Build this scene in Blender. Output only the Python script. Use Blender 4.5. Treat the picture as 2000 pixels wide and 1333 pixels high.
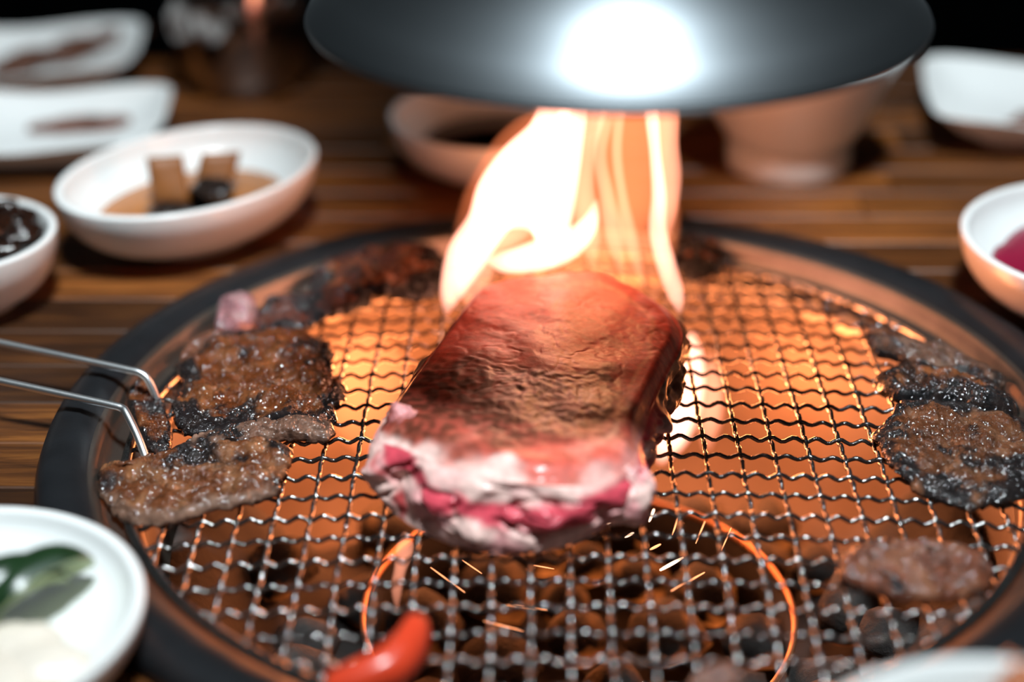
import bpy, bmesh, math, random
from mathutils import Vector, noise, Matrix

random.seed(7)
for o in list(bpy.data.objects):
    bpy.data.objects.remove(o)
COL = bpy.context.scene.collection
SC = bpy.context.scene
CM = 0.01                                    # the script is written in centimetres
PI = math.pi

# ------------------------------------------------------------------ camera
FPX, TH, PSI, ROLL = 3293.9, 0.477, -0.0221, -0.008
CAM = Vector((-0.925, -43.48, 25.62))
FW = Vector((math.sin(PSI) * math.cos(TH), math.cos(PSI) * math.cos(TH), -math.sin(TH)))
R0 = Vector((math.cos(PSI), -math.sin(PSI), 0))
U0 = R0.cross(FW)
RT = R0 * math.cos(ROLL) + U0 * math.sin(ROLL)
UP = R0 * -math.sin(ROLL) + U0 * math.cos(ROLL)
cam_d = bpy.data.cameras.new('camera')
cam = bpy.data.objects.new('camera', cam_d)
COL.objects.link(cam)
cam.matrix_world = Matrix(((RT.x, UP.x, -FW.x, CAM.x * CM), (RT.y, UP.y, -FW.y, CAM.y * CM),
                           (RT.z, UP.z, -FW.z, CAM.z * CM), (0, 0, 0, 1)))
cam_d.sensor_width = 36
cam_d.lens = FPX * 36 / 2000
cam_d.clip_start = 0.01
cam_d.dof.use_dof = True
cam_d.dof.focus_distance = 0.492
cam_d.dof.aperture_fstop = 3.3
SC.camera = cam


def at(px, py, z):
    """world point (cm) seen at a pixel of the photograph, at height z"""
    d = FW + RT * ((px - 1000) / FPX) - UP * ((py - 666.5) / FPX)
    return CAM + d * ((z - CAM.z) / d.z)


def aty(px, py, y):
    d = FW + RT * ((px - 1000) / FPX) - UP * ((py - 666.5) / FPX)
    return CAM + d * ((y - CAM.y) / d.y)


# ------------------------------------------------------------------ world, lamps, exposure
w = bpy.data.worlds.new('world')
SC.world = w
w.use_nodes = True
w.node_tree.nodes['Background'].inputs[0].default_value = (0.72, 0.9, 1.0, 1)
w.node_tree.nodes['Background'].inputs[1].default_value = 0.015
SC.view_settings.view_transform = 'Standard'
SC.view_settings.look = 'None'
SC.view_settings.gamma = 1
SC.view_settings.use_curve_mapping = False
SC.view_settings.exposure = 0.0
SC.cycles.transparent_max_bounces = 64
SC.cycles.max_bounces = 8
SC.cycles.volume_bounces = 0
SC.cycles.sample_clamp_indirect = 4


def area(name, loc, size, power, color, target):
    d = bpy.data.lights.new(name, 'AREA')
    d.shape = 'DISK'
    d.size = size * CM
    d.energy = power
    d.color = color
    d.spread = math.radians(62)
    o = bpy.data.objects.new(name, d)
    COL.objects.link(o)
    o.location = Vector(loc) * CM
    o.rotation_euler = (Vector(target) - Vector(loc)).to_track_quat('-Z', 'Y').to_euler()
    return o


def point(name, loc, power, color, r):
    d = bpy.data.lights.new(name, 'POINT')
    d.energy = power
    d.color = color
    d.shadow_soft_size = r * CM
    o = bpy.data.objects.new(name, d)
    COL.objects.link(o)
    o.location = Vector(loc) * CM
    return o


area('ceiling_lamp', (6, -30, 125), 20, 3.55, (0.86, 0.96, 1.0), (-3, 8, 0))
FIRE = (1.0, 0.285, 0.09)
point('fire_light_in_pot', (6.8, 8.0, -3.0), 0.42, FIRE, 1.8)
point('fire_light_in_pot', (0.4, 9.9, -3.2), 0.42, FIRE, 1.8)
point('fire_light_in_pot', (-6.4, 8.2, -3.2), 0.46, FIRE, 1.8)
point('flame_light', (0.3, 9.4, 6.0), 0.08, (1.0, 0.42, 0.17), 1.6)
point('flame_light', (1.2, 9.2, 8.8), 0.05, (1.0, 0.42, 0.17), 1.4)


# ------------------------------------------------------------------ helpers
def tag(o, label=None, cat=None, group=None, kind=None):
    if label: o['label'] = label
    if cat: o['category'] = cat
    if group: o['group'] = group
    if kind: o['kind'] = kind
    return o


def empty(name, loc):
    o = bpy.data.objects.new(name, None)
    COL.objects.link(o)
    o.location = Vector(loc) * CM
    o.empty_display_size = 0.01
    return o


def mk(name, verts, faces, mat, parent=None, origin=None, smooth=True, cols=None):
    """verts in world cm; the object's origin goes to `origin` (or to its parent's)"""
    if parent is not None:
        org = Vector(parent.location) / CM
        if parent.parent is not None:
            org = org + Vector(parent.parent.location) / CM
    else:
        org = Vector(origin) if origin is not None else Vector((0, 0, 0))
    me = bpy.data.meshes.new(name)
    me.from_pydata([((v[0] - org[0]) * CM, (v[1] - org[1]) * CM, (v[2] - org[2]) * CM) for v in verts], [], faces)
    me.update()
    if smooth:
        me.polygons.foreach_set('use_smooth', [True] * len(me.polygons))
    if cols:
        a = me.color_attributes.new('col', 'FLOAT_COLOR', 'POINT')
        flat = []
        for c in cols:
            flat += [c[0], c[1], c[2], 1.0]
        a.data.foreach_set('color', flat)
    if mat: me.materials.append(mat)
    o = bpy.data.objects.new(name, me)
    COL.objects.link(o)
    if parent is not None:
        o.parent = parent
    else:
        o.location = org * CM
    return o


def fbm(p, o=4, s=1.0, off=0.0):
    return noise.fractal(Vector((p[0] * s + off, p[1] * s + off * 0.7, p[2] * s - off)), 1.0, 2.0, o)


def smooth01(a, b, x):
    t = max(0.0, min(1.0, (x - a) / (b - a)))
    return t * t * (3 - 2 * t)


def mixc(a, b, t):
    t = max(0.0, min(1.0, t))
    return tuple(a[i] + (b[i] - a[i]) * t for i in range(3))


def catmull(pts, n, closed=True):
    """resample a list of tuples smoothly to n points"""
    m = len(pts)
    out = []
    for k in range(n):
        u = k * m / n if closed else k * (m - 1) / (n - 1)
        i = int(math.floor(u))
        t = u - i
        if closed:
            g = [pts[(i + d) % m] for d in (-1, 0, 1, 2)]
        else:
            g = [pts[min(max(i + d, 0), m - 1)] for d in (-1, 0, 1, 2)]
        out.append(tuple(0.5 * (2 * b + (c - a) * t + (2 * a - 5 * b + 4 * c - d) * t * t + (3 * b - a - 3 * c + d) * t ** 3)
                         for a, b, c, d in zip(*g)))
    return out


def lathe(profile, n=96, cx=0, cy=0, rx=1.0, ry=1.0, rot=0.0, sup=2.0, corner=None):
    """profile (r, z) revolved; rx, ry stretch it, sup > 2 makes it a rounded square"""
    V, F = [], []
    m = len(profile)
    ca, sa = math.cos(rot), math.sin(rot)
    for k in range(n):
        a = 2 * PI * k / n
        c, s = math.cos(a), math.sin(a)
        q = (abs(c) ** sup + abs(s) ** sup) ** (-1.0 / sup)
        for (r, z) in profile:
            x, y = c * q * r * rx, s * q * r * ry
            zz = z + (corner(a, r, z) if corner else 0)
            V.append((cx + x * ca - y * sa, cy + x * sa + y * ca, zz))
    for k in range(n):
        k2 = (k + 1) % n
        for j in range(m - 1):
            F.append((k * m + j, k2 * m + j, k2 * m + j + 1, k * m + j + 1))
    return V, F


def tube(path, r, sides=8, closed=False):
    """path of Vectors, radius number or list"""
    V, F = [], []
    n = len(path)
    P = [Vector(p) for p in path]
    up = Vector((0, 0, 1))
    prev = None
    for i in range(n):
        if closed:
            t = P[(i + 1) % n] - P[i - 1]
        else:
            t = P[min(i + 1, n - 1)] - P[max(i - 1, 0)]
        t.normalize()
        if prev is None:
            a = t.cross(up)
            if a.length < 1e-3: a = t.cross(Vector((1, 0, 0)))
        else:
            a = prev - t * prev.dot(t)
        a.normalize()
        prev = a
        b = t.cross(a)
        rr = r[i] if isinstance(r, (list, tuple)) else r
        for k in range(sides):
            f = 2 * PI * k / sides
            V.append(P[i] + a * (rr * math.cos(f)) + b * (rr * math.sin(f)))
    m = n if closed else n - 1
    for i in range(m):
        j = (i + 1) % n
        for k in range(sides):
            k2 = (k + 1) % sides
            F.append((i * sides + k, i * sides + k2, j * sides + k2, j * sides + k))
    if not closed:
        F.append(tuple(range(sides))[::-1])
        F.append(tuple((n - 1) * sides + k for k in range(sides)))
    return V, F


# ------------------------------------------------------------------ materials
def new_mat(name):
    m = bpy.data.materials.new(name)
    m.use_nodes = True
    nt = m.node_tree
    return m, nt, nt.nodes['Principled BSDF'], nt.nodes['Material Output']


def nd(nt, kind, **kw):
    n = nt.nodes.new(kind)
    for k, v in kw.items():
        if k in n.inputs: n.inputs[k].default_value = v
        else: setattr(n, k, v)
    return n


def add_bump(nt, b, scale, strength, dist, detail=4, coords='Object', stretch=None, rough=0.6):
    tc = nd(nt, 'ShaderNodeTexCoord')
    src = tc.outputs[coords]
    if stretch:
        mp = nd(nt, 'ShaderNodeMapping')
        mp.inputs['Scale'].default_value = stretch
        nt.links.new(src, mp.inputs[0]); src = mp.outputs[0]
    nz = nd(nt, 'ShaderNodeTexNoise', Scale=scale, Detail=detail, Roughness=rough)
    nt.links.new(src, nz.inputs['Vector'])
    bp = nd(nt, 'ShaderNodeBump', Strength=strength, Distance=dist)
    nt.links.new(nz.outputs[0], bp.inputs['Height'])
    nt.links.new(bp.outputs[0], b.inputs['Normal'])
    return nz, src


def simple(name, color, rough=0.5, metal=0.0, var=0.0, vscale=60, bump=0.0, bscale=200, coat=0.0, stretch=None, bdist=0.001):
    m, nt, b, out = new_mat(name)
    b.inputs['Roughness'].default_value = rough
    b.inputs['Metallic'].default_value = metal
    b.inputs['Coat Weight'].default_value = coat
    b.inputs['Coat Roughness'].default_value = 0.12
    if bump:
        add_bump(nt, b, bscale, bump, bdist, stretch=stretch)
    tc = nd(nt, 'ShaderNodeTexCoord')
    nz = nd(nt, 'ShaderNodeTexNoise', Scale=vscale, Detail=4.0)
    nt.links.new(tc.outputs['Object'], nz.inputs['Vector'])
    cr = nd(nt, 'ShaderNodeMix', data_type='RGBA')
    lo = [max(0, c * (1 - var)) for c in color]
    hi = [min(1, c * (1 + var)) for c in color]
    cr.inputs[6].default_value = (*lo, 1)
    cr.inputs[7].default_value = (*hi, 1)
    nt.links.new(nz.outputs[0], cr.inputs[0])
    nt.links.new(cr.outputs[2], b.inputs['Base Color'])
    return m


def attr_mat(name, rough, bscale, bstr, bdist, coat=0.0, rvar=0.0, sss=0.0, fine=0.25, stretch=None):
    m, nt, b, out = new_mat(name)
    at_ = nd(nt, 'ShaderNodeAttribute', attribute_name='col')
    nz, src = add_bump(nt, b, bscale, bstr, bdist, detail=5, stretch=stretch, rough=0.62)
    n2 = nd(nt, 'ShaderNodeTexNoise', Scale=bscale * 0.6, Detail=5.0)
    nt.links.new(src, n2.inputs['Vector'])
    mr = nd(nt, 'ShaderNodeMapRange')
    mr.inputs['From Min'].default_value = 0.3
    mr.inputs['From Max'].default_value = 0.7
    mr.inputs['To Min'].default_value = 1 - fine
    mr.inputs['To Max'].default_value = 1 + fine
    nt.links.new(n2.outputs[0], mr.inputs[0])
    mu = nd(nt, 'ShaderNodeVectorMath', operation='MULTIPLY')
    nt.links.new(at_.outputs['Color'], mu.inputs[0])
    nt.links.new(mr.outputs[0], mu.inputs[1])
    nt.links.new(mu.outputs[0], b.inputs['Base Color'])
    r2 = nd(nt, 'ShaderNodeMapRange')
    r2.inputs['To Min'].default_value = max(0.05, rough - rvar)
    r2.inputs['To Max'].default_value = rough + rvar
    nt.links.new(nz.outputs[0], r2.inputs[0])
    nt.links.new(r2.outputs[0], b.inputs['Roughness'])
    b.inputs['Coat Weight'].default_value = coat
    b.inputs['Coat Roughness'].default_value = 0.15
    if sss:
        b.inputs['Subsurface Weight'].default_value = sss
        b.inputs['Subsurface Radius'].default_value = (1.0, 0.35, 0.25)
        b.inputs['Subsurface Scale'].default_value = 0.004
    return m


def flame_mat(name, color, strength):
    m = bpy.data.materials.new(name)
    m.use_nodes = True
    nt = m.node_tree
    for n in list(nt.nodes): nt.nodes.remove(n)
    out = nd(nt, 'ShaderNodeOutputMaterial')
    e = nd(nt, 'ShaderNodeEmission')
    e.inputs['Color'].default_value = (*color, 1)
    e.inputs['Strength'].default_value = strength
    nt.links.new(e.outputs[0], out.inputs['Volume'])
    return m


def emit_mat(name, color, strength):
    m, nt, b, out = new_mat(name)
    b.inputs['Base Color'].default_value = (0.2, 0.05, 0.02, 1)
    b.inputs['Emission Color'].default_value = (*color, 1)
    b.inputs['Emission Strength'].default_value = strength
    return m


def wood_mat():
    m, nt, b, out = new_mat('stave_wood')
    oi = nd(nt, 'ShaderNodeObjectInfo')
    tc = nd(nt, 'ShaderNodeTexCoord')
    ad = nd(nt, 'ShaderNodeVectorMath', operation='ADD')
    cm = nd(nt, 'ShaderNodeCombineXYZ')
    mm = nd(nt, 'ShaderNodeMath', operation='MULTIPLY')
    mm.inputs[1].default_value = 37.0
    nt.links.new(oi.outputs['Random'], mm.inputs[0])
    nt.links.new(mm.outputs[0], cm.inputs[0]); nt.links.new(mm.outputs[0], cm.inputs[2])
    nt.links.new(tc.outputs['Object'], ad.inputs[0]); nt.links.new(cm.outputs[0], ad.inputs[1])
    mp = nd(nt, 'ShaderNodeMapping')
    mp.inputs['Scale'].default_value = (7, 110, 30)
    nt.links.new(ad.outputs[0], mp.inputs[0])
    nz = nd(nt, 'ShaderNodeTexNoise', Scale=2.2, Detail=7.0, Roughness=0.62, Distortion=0.6)
    nt.links.new(mp.outputs[0], nz.inputs['Vector'])
    cr = nd(nt, 'ShaderNodeValToRGB')
    cr.color_ramp.elements[0].position = 0.3
    cr.color_ramp.elements[0].color = (0.018, 0.007, 0.003, 1)
    cr.color_ramp.elements[1].position = 0.72
    cr.color_ramp.elements[1].color = (0.38, 0.13, 0.026, 1)
    e = cr.color_ramp.elements.new(0.5); e.color = (0.155, 0.048, 0.010, 1)
    nt.links.new(nz.outputs[0], cr.inputs[0])
    mr = nd(nt, 'ShaderNodeMapRange')
    mr.inputs['To Min'].default_value = 0.13
    mr.inputs['To Max'].default_value = 1.35
    nt.links.new(oi.outputs['Random'], mr.inputs[0])
    mu = nd(nt, 'ShaderNodeVectorMath', operation='MULTIPLY')
    nt.links.new(cr.outputs[0], mu.inputs[0]); nt.links.new(mr.outputs[0], mu.inputs[1])
    nt.links.new(mu.outputs[0], b.inputs['Base Color'])
    b.inputs['Roughness'].default_value = 0.42
    bp = nd(nt, 'ShaderNodeBump', Strength=0.25, Distance=0.0006)
    nt.links.new(nz.outputs[0], bp.inputs['Height']); nt.links.new(bp.outputs[0], b.inputs['Normal'])
    return m


M = {}
M['wood'] = wood_mat()
M['porcelain'] = simple('porcelain', (0.80, 0.81, 0.80), 0.22, var=0.03, vscale=40)
M['ring'] = simple('black_enamel', (0.012, 0.013, 0.015), 0.36, 0.2, var=0.4, vscale=90, bump=0.08, bscale=300)
M['ringlip'] = simple('grill_steel', (0.16, 0.135, 0.115), 0.36, 0.85, var=0.35, vscale=70, bump=0.1, bscale=260)
M['pot'] = simple('sooty_steel', (0.085, 0.062, 0.047), 0.6, 0.25, var=0.3, vscale=45, bump=0.2, bscale=120)
M['potfloor'] = simple('ash_floor', (0.03, 0.027, 0.025), 0.9, var=0.5, vscale=80, bump=0.5, bscale=200)
M['wire'] = simple('blackened_wire', (0.23, 0.22, 0.215), 0.16, 0.95, var=0.5, vscale=160, bump=0.35, bscale=700, bdist=0.0006)
M['copper'] = simple('hot_copper_rim', (0.50, 0.24, 0.12), 0.4, 0.8, var=0.3, vscale=60)
M['chrome'] = simple('bright_steel_rod', (0.85, 0.86, 0.87), 0.36, 1.0, var=0.1, bump=0.05, bscale=400)
M['hood'] = simple('brushed_hood_steel', (0.185, 0.205, 0.22), 0.40, 1.0, var=0.04, vscale=30)
M['hoodin'] = simple('dark_hood_inside', (0.10, 0.10, 0.10), 0.6, 0.5, var=0.2)
M['steak'] = attr_mat('steak_meat', 0.46, 650, 0.14, 0.0005, coat=0.25, rvar=0.18, sss=0.0, fine=0.22)
def wet(m, scale, strength, dist, weight, rough, spec):
    nt = m.node_tree
    b = nt.nodes['Principled BSDF']
    tc = nd(nt, 'ShaderNodeTexCoord')
    nz = nd(nt, 'ShaderNodeTexNoise', Scale=scale, Detail=2.0)
    nt.links.new(tc.outputs['Object'], nz.inputs['Vector'])
    bp = nd(nt, 'ShaderNodeBump', Strength=strength, Distance=dist)
    nt.links.new(nz.outputs[0], bp.inputs['Height'])
    nt.links.new(bp.outputs[0], b.inputs['Coat Normal'])
    b.inputs['Coat Weight'].default_value = weight
    b.inputs['Coat Roughness'].default_value = rough
    b.inputs['Specular IOR Level'].default_value = spec
    return m


M['slice'] = attr_mat('grilled_slice', 0.2, 520, 0.5, 0.0014, coat=0.25, rvar=0.1, fine=0.45)
wet(M['slice'], 330, 1.0, 0.003, 0.95, 0.05, 0.10)
wet(M['steak'], 260, 0.3, 0.0010, 0.20, 0.16, 0.18)
M['floor'] = simple('dark_floor_boards', (0.10, 0.115, 0.125), 0.8, var=0.3, vscale=4)
M['wall'] = simple('dark_plaster', (0.03, 0.033, 0.036), 0.9, var=0.2, vscale=3)
M['soy'] = simple('soy_sauce', (0.018, 0.007, 0.004), 0.06, var=0.2)
M['broth'] = simple('brown_broth', (0.40, 0.14, 0.03), 0.25, var=0.3, vscale=120)
M['redsauce'] = simple('crimson_sauce', (0.24, 0.008, 0.035), 0.22, var=0.3, bump=0.2)
M['fishcake'] = simple('fish_cake', (0.22, 0.075, 0.013), 0.5, var=0.3, vscale=150, bump=0.3)
M['mushroom'] = simple('black_mushroom', (0.018, 0.012, 0.010), 0.18, var=0.4, bump=0.4)
M['braise'] = simple('braised_glaze', (0.018, 0.007, 0.004), 0.16, var=0.6, vscale=140, bump=0.6, bscale=260)
M['leftover'] = simple('brown_leftover', (0.10, 0.035, 0.018), 0.3, var=0.5, vscale=120, bump=0.5)
M['residue'] = simple('brown_sauce_film', (0.17, 0.055, 0.03), 0.2, var=0.4, vscale=150)
M['stew'] = simple('orange_stew', (0.42, 0.13, 0.05), 0.25, var=0.5, vscale=150, bump=0.5)
M['green'] = simple('cucumber_skin', (0.012, 0.035, 0.012), 0.28, var=0.6, vscale=200)
M['greenin'] = simple('cucumber_flesh', (0.36, 0.42, 0.22), 0.35, var=0.3, vscale=200)
M['pale'] = simple('pale_radish', (0.72, 0.64, 0.55), 0.35, var=0.1, vscale=120, bump=0.2)
M['chili'] = simple('red_pepper_skin', (0.62, 0.05, 0.018), 0.25, var=0.2, vscale=120)
M['drink'] = simple('dark_drink', (0.02, 0.010, 0.006), 0.05, var=0.1)


M['cup'] = simple('dark_cup_steel', (0.34, 0.31, 0.30), 0.11, 1.0, var=0.2, vscale=60)


def coal_mat():
    m, nt, b, out = new_mat('charcoal')
    tc = nd(nt, 'ShaderNodeTexCoord')
    oi = nd(nt, 'ShaderNodeObjectInfo')
    nz = nd(nt, 'ShaderNodeTexNoise', Scale=110, Detail=6.0, Roughness=0.65)
    nt.links.new(tc.outputs['Object'], nz.inputs['Vector'])
    cr = nd(nt, 'ShaderNodeValToRGB')
    cr.color_ramp.elements[0].position = 0.35; cr.color_ramp.elements[0].color = (0.012, 0.011, 0.011, 1)
    cr.color_ramp.elements[1].position = 0.75; cr.color_ramp.elements[1].color = (0.045, 0.038, 0.033, 1)
    nt.links.new(nz.outputs[0], cr.inputs[0])
    nt.links.new(cr.outputs[0], b.inputs['Base Color'])
    b.inputs['Roughness'].default_value = 0.85
    bp = nd(nt, 'ShaderNodeBump', Strength=0.7, Distance=0.002)
    nt.links.new(nz.outputs[0], bp.inputs['Height']); nt.links.new(bp.outputs[0], b.inputs['Normal'])
    n2 = nd(nt, 'ShaderNodeTexNoise', Scale=60, Detail=3.0)
    nt.links.new(tc.outputs['Object'], n2.inputs['Vector'])
    mr = nd(nt, 'ShaderNodeMapRange')
    mr.inputs['From Min'].default_value = 0.48
    mr.inputs['From Max'].default_value = 0.72
    mr.inputs['To Min'].default_value = 0.0
    mr.inputs['To Max'].default_value = 1.2
    nt.links.new(n2.outputs[0], mr.inputs[0])
    mu = nd(nt, 'ShaderNodeMath', operation='MULTIPLY')
    nt.links.new(mr.outputs[0], mu.inputs[0])
    ga = nd(nt, 'ShaderNodeMath', operation='MULTIPLY')     # how hot this lump is: its object colour alpha
    nt.links.new(oi.outputs['Alpha'], mu.inputs[1])
    b.inputs['Emission Color'].default_value = (1.0, 0.22, 0.04, 1)
    nt.links.new(mu.outputs[0], b.inputs['Emission Strength'])
    return m


M['coal'] = coal_mat()

# ------------------------------------------------------------------ the setting
def slab(name, x0, x1, y0, y1, z0, z1, mat):
    V = [(x, y, z) for z in (z0, z1) for y in (y0, y1) for x in (x0, x1)]
    F = [(0, 2, 3, 1), (4, 5, 7, 6), (0, 1, 5, 4), (2, 6, 7, 3), (0, 4, 6, 2), (1, 3, 7, 5)]
    return mk(name, V, F, mat, smooth=False)


tag(slab('floor', -250, 250, -200, 260, -78, -75, M['floor']), 'dark floor beyond the table', kind='structure')
tag(slab('wall_back', -250, 250, 255, 260, -75, 170, M['wall']), 'dark wall far behind the table', kind='structure')

# ------------------------------------------------------------------ table of laminated staves
table = tag(empty('table', (0, 0, -75)), 'dark brown wooden table laminated from short staves around the grill', 'table')
HOLE = 14.9


def stave(x0, x1, y0, y1, cut):
    h = 3.0
    b = 0.05
    zt = random.uniform(-0.012, 0.0)
    cx, cy = (x0 + x1) / 2, (y0 + y1) / 2
    bm = bmesh.new()
    vs = []
    for (inset, z) in ((0, -h), (0, zt - b), (b, zt)):
        vs.append([bm.verts.new(((x - cx) * CM, (y - cy) * CM, (z + 75) * CM)) for x, y in
                   ((x0 + inset, y0 + inset), (x1 - inset, y0 + inset), (x1 - inset, y1 - inset), (x0 + inset, y1 - inset))])
    bm.faces.new(vs[0][::-1])
    bm.faces.new(vs[2])
    for l in (0, 1):
        for k in range(4):
            k2 = (k + 1) % 4
            bm.faces.new((vs[l][k], vs[l][k2], vs[l + 1][k2], vs[l + 1][k]))
    me = bpy.data.meshes.new('stave')
    bm.to_mesh(me); bm.free()
    me.materials.append(M['wood'])
    o = bpy.data.objects.new('stave', me)
    COL.objects.link(o)
    o.parent = table
    o.location = (cx * CM, cy * CM, 0)
    if cut:
        md = o.modifiers.new('hole', 'BOOLEAN')
        md.operation = 'DIFFERENCE'; md.object = cutter; md.solver = 'EXACT'
        cuts.append(o)
    return o


cv, cf = [], []
NC = 128
for z in (-5, 3):
    for k in range(NC):
        cv.append((HOLE * math.cos(2 * PI * k / NC), HOLE * math.sin(2 * PI * k / NC), z))
cf.append(tuple(range(NC))[::-1]); cf.append(tuple(range(NC, 2 * NC)))
for k in range(NC):
    cf.append((k, (k + 1) % NC, NC + (k + 1) % NC, NC + k))
cutter = mk('cutter', cv, cf, None, smooth=False)
cuts = []
TX, TY0, TY1, SW = 46.0, -30.0, 36.15, 2.45
y = TY0
row = 0
while y < TY1 - 0.1:
    y1 = y + SW
    x = -TX + random.uniform(-12, -2)
    while x < TX:
        L = random.uniform(11, 24)
        a, b = max(x, -TX), min(x + L, TX)
        if TX - b < 4: b = TX
        x = b + 0.0
        if b - a < 1: continue
        far = max((abs(px) ** 2 + abs(py) ** 2) for px in (a, b) for py in (y, y1))
        if far < (HOLE - 0.05) ** 2: continue
        nx = min(max(0, a), b) if a <= 0 <= b else (a if a > 0 else b)
        ny = 0 if y <= 0 <= y1 else (y if y > 0 else y1)
        stave(a + 0.02, b - 0.02, y + 0.02, y1 - 0.02, nx * nx + ny * ny < HOLE ** 2)
        if b >= TX: break
    y = y1
    row += 1
dg = bpy.context.evaluated_depsgraph_get()
for o in cuts:
    me = bpy.data.meshes.new_from_object(o.evaluated_get(dg))
    o.modifiers.clear()
    if len(me.polygons) == 0:
        bpy.data.objects.remove(o)
    else:
        o.data = me
bpy.data.objects.remove(cutter)
for sx in (-1, 1):
    for yy in (-26, 32):
        V, F = lathe([(0.01, -75), (2.4, -75), (2.2, -60), (3.2, -6), (3.2, -3.05), (0.01, -3.05)], 20, sx * 41, yy)
        mk('leg', V, F, M['wood'], table)

# ------------------------------------------------------------------ the grill set into the table
grill = tag(empty('table_grill', (0, 0, -9.6)), 'round black charcoal grill set into the wooden table', 'grill')
V, F = lathe([(14.7, -2.6), (14.7, -0.02), (15.62, 0.0), (15.66, 0.35), (15.5, 0.72), (15.2, 0.84), (14.75, 0.86),
              (14.3, 0.74), (14.02, 0.42), (13.95, 0.3), (14.05, 0.2), (14.5, -0.4), (14.5, -2.6), (14.7, -2.6)], 160)
mk('outer_ring', V, F, M['ring'], grill)
V, F = lathe([(14.35, 0.62), (14.12, 0.60), (13.98, 0.40), (13.88, 0.05), (13.72, -0.12), (13.2, -0.32), (12.95, -0.42), (12.85, -0.7),
              (12.8, -1.2), (12.95, -1.25), (13.2, -0.6), (13.9, -0.4), (14.2, 0.1), (14.35, 0.62)], 160)
mk('inner_ledge', V, F, M['ringlip'], grill)
V, F = lathe([(12.9, -0.9), (12.75, -1.3), (12.6, -3.5), (12.2, -6.6), (11.2, -8.6), (9.6, -9.2), (0.01, -9.3), (0.01, -9.6), (9.8, -9.6),
              (11.8, -9.0), (12.7, -6.8), (13.1, -3.5), (13.2, -0.95), (12.9, -0.9)], 160)
mk('fire_pot', V, F, M['pot'], grill)


def bed(x, y):
    """height of the ash: flat in the middle, plus an added black bank that darkens the front and the sides"""
    r = math.hypot(x, y)
    sn = y / r if r > 0.1 else 1.0
    return -8.75 + 5.4 * (1 - smooth01(0.22, 0.60, sn)) * smooth01(7.2, 12.2, r)  # the bank is added to hide and darken the pot wall


V, F = [], []
for k in range(120):
    for q in range(31):
        r = 0.02 + 12.25 * q / 30
        x, y = r * math.cos(2 * PI * k / 120), r * math.sin(2 * PI * k / 120)
        z = bed(x, y)
        r2 = r if r < 11 else min(r, 12.62 - max(0, (-3.5 - z)) * 0.12 - (0.9 if z < -8 else 0))
        x, y = r2 * math.cos(2 * PI * k / 120), r2 * math.sin(2 * PI * k / 120)
        V.append((x, y, z + 0.16 * fbm((x, y, 0), 4, 0.9, 1.0)))
for k in range(120):
    for q in range(30):
        k2 = (k + 1) % 120
        F.append((k * 31 + q, k2 * 31 + q, k2 * 31 + q + 1, k * 31 + q + 1))
mk('ash_bed', V, F, M['potfloor'], grill)
V, F = lathe([(6.5, -8.9), (6.7, -6.05), (6.62, -6.05), (6.4, -8.9), (6.5, -8.9)], 120, 0.12, -0.55)
mk('basket_wall', V, F, M['potfloor'], grill)
V, F = tube([Vector((0.12 + 6.68 * math.cos(2 * PI * k / 140), -0.55 + 6.68 * math.sin(2 * PI * k / 140), -6.0)) for k in range(140)], 0.11, 8, True)
mk('basket_rim', V, F, M['copper'], grill)

# ------------------------------------------------------------------ the wire net
MZ, DC = 0.5, 0.0031                       # apex height, doming
OX, OY, PHI = -6.334, 7.055, 0.0068
RN, RW, AM = 13.25, 0.066, 0.068


def mz(x, y):
    return MZ - DC * (x * x + y * y)


net = tag(empty('grill_net', (0, 0, MZ - DC * RN * RN)), 'blackened crimped wire grill net lying in the black ring', 'grill net')


def wire(idx, is_row):
    if is_row: c = -idx + OY
    else: c = idx + OX
    if abs(c) > RN - 0.35: return
    half = math.sqrt(RN * RN - c * c)
    n = int(half * 2 * 9)
    P = []
    sgn = (-1) ** (idx % 2)
    wob = random.uniform(-0.05, 0.05)
    for k in range(n + 1):
        s = -half + 2 * half * k / n
        if is_row:
            x, yy = s, c
            ph = AM * sgn * math.cos(3 * PI * (s - OX))
            yy += 0.03 * fbm((s, c, 0), 2, 0.5, 3) + 0.018 * math.sin(3 * PI * (s - OX) + 1)
        else:
            x, yy = c, s
            ph = -AM * sgn * math.cos(3 * PI * (OY - s))
            x += 0.04 * fbm((s, c, 5), 2, 0.5, 3)
        X = x * math.cos(PHI) - yy * math.sin(PHI)
        Y = x * math.sin(PHI) + yy * math.cos(PHI)
        P.append(Vector((X, Y, mz(X, Y) + ph)))
    rad = [RW * (1 + 0.28 * max(0, fbm((p.x, p.y, idx * 3.1), 3, 2.2, 11))) for p in P]
    V, F = tube(P, rad, 6)
    mk('wire', V, F, M['wire'], net)


for j in range(-6, 21): wire(j, True)
for i in range(-7, 20): wire(i, False)
ringp = [Vector((RN * math.cos(2 * PI * k / 160), RN * math.sin(2 * PI * k / 160), MZ - DC * RN * RN)) for k in range(160)]
V, F = tube(ringp, 0.16, 8, True)
mk('net_rim', V, F, M['wire'], net)

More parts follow.
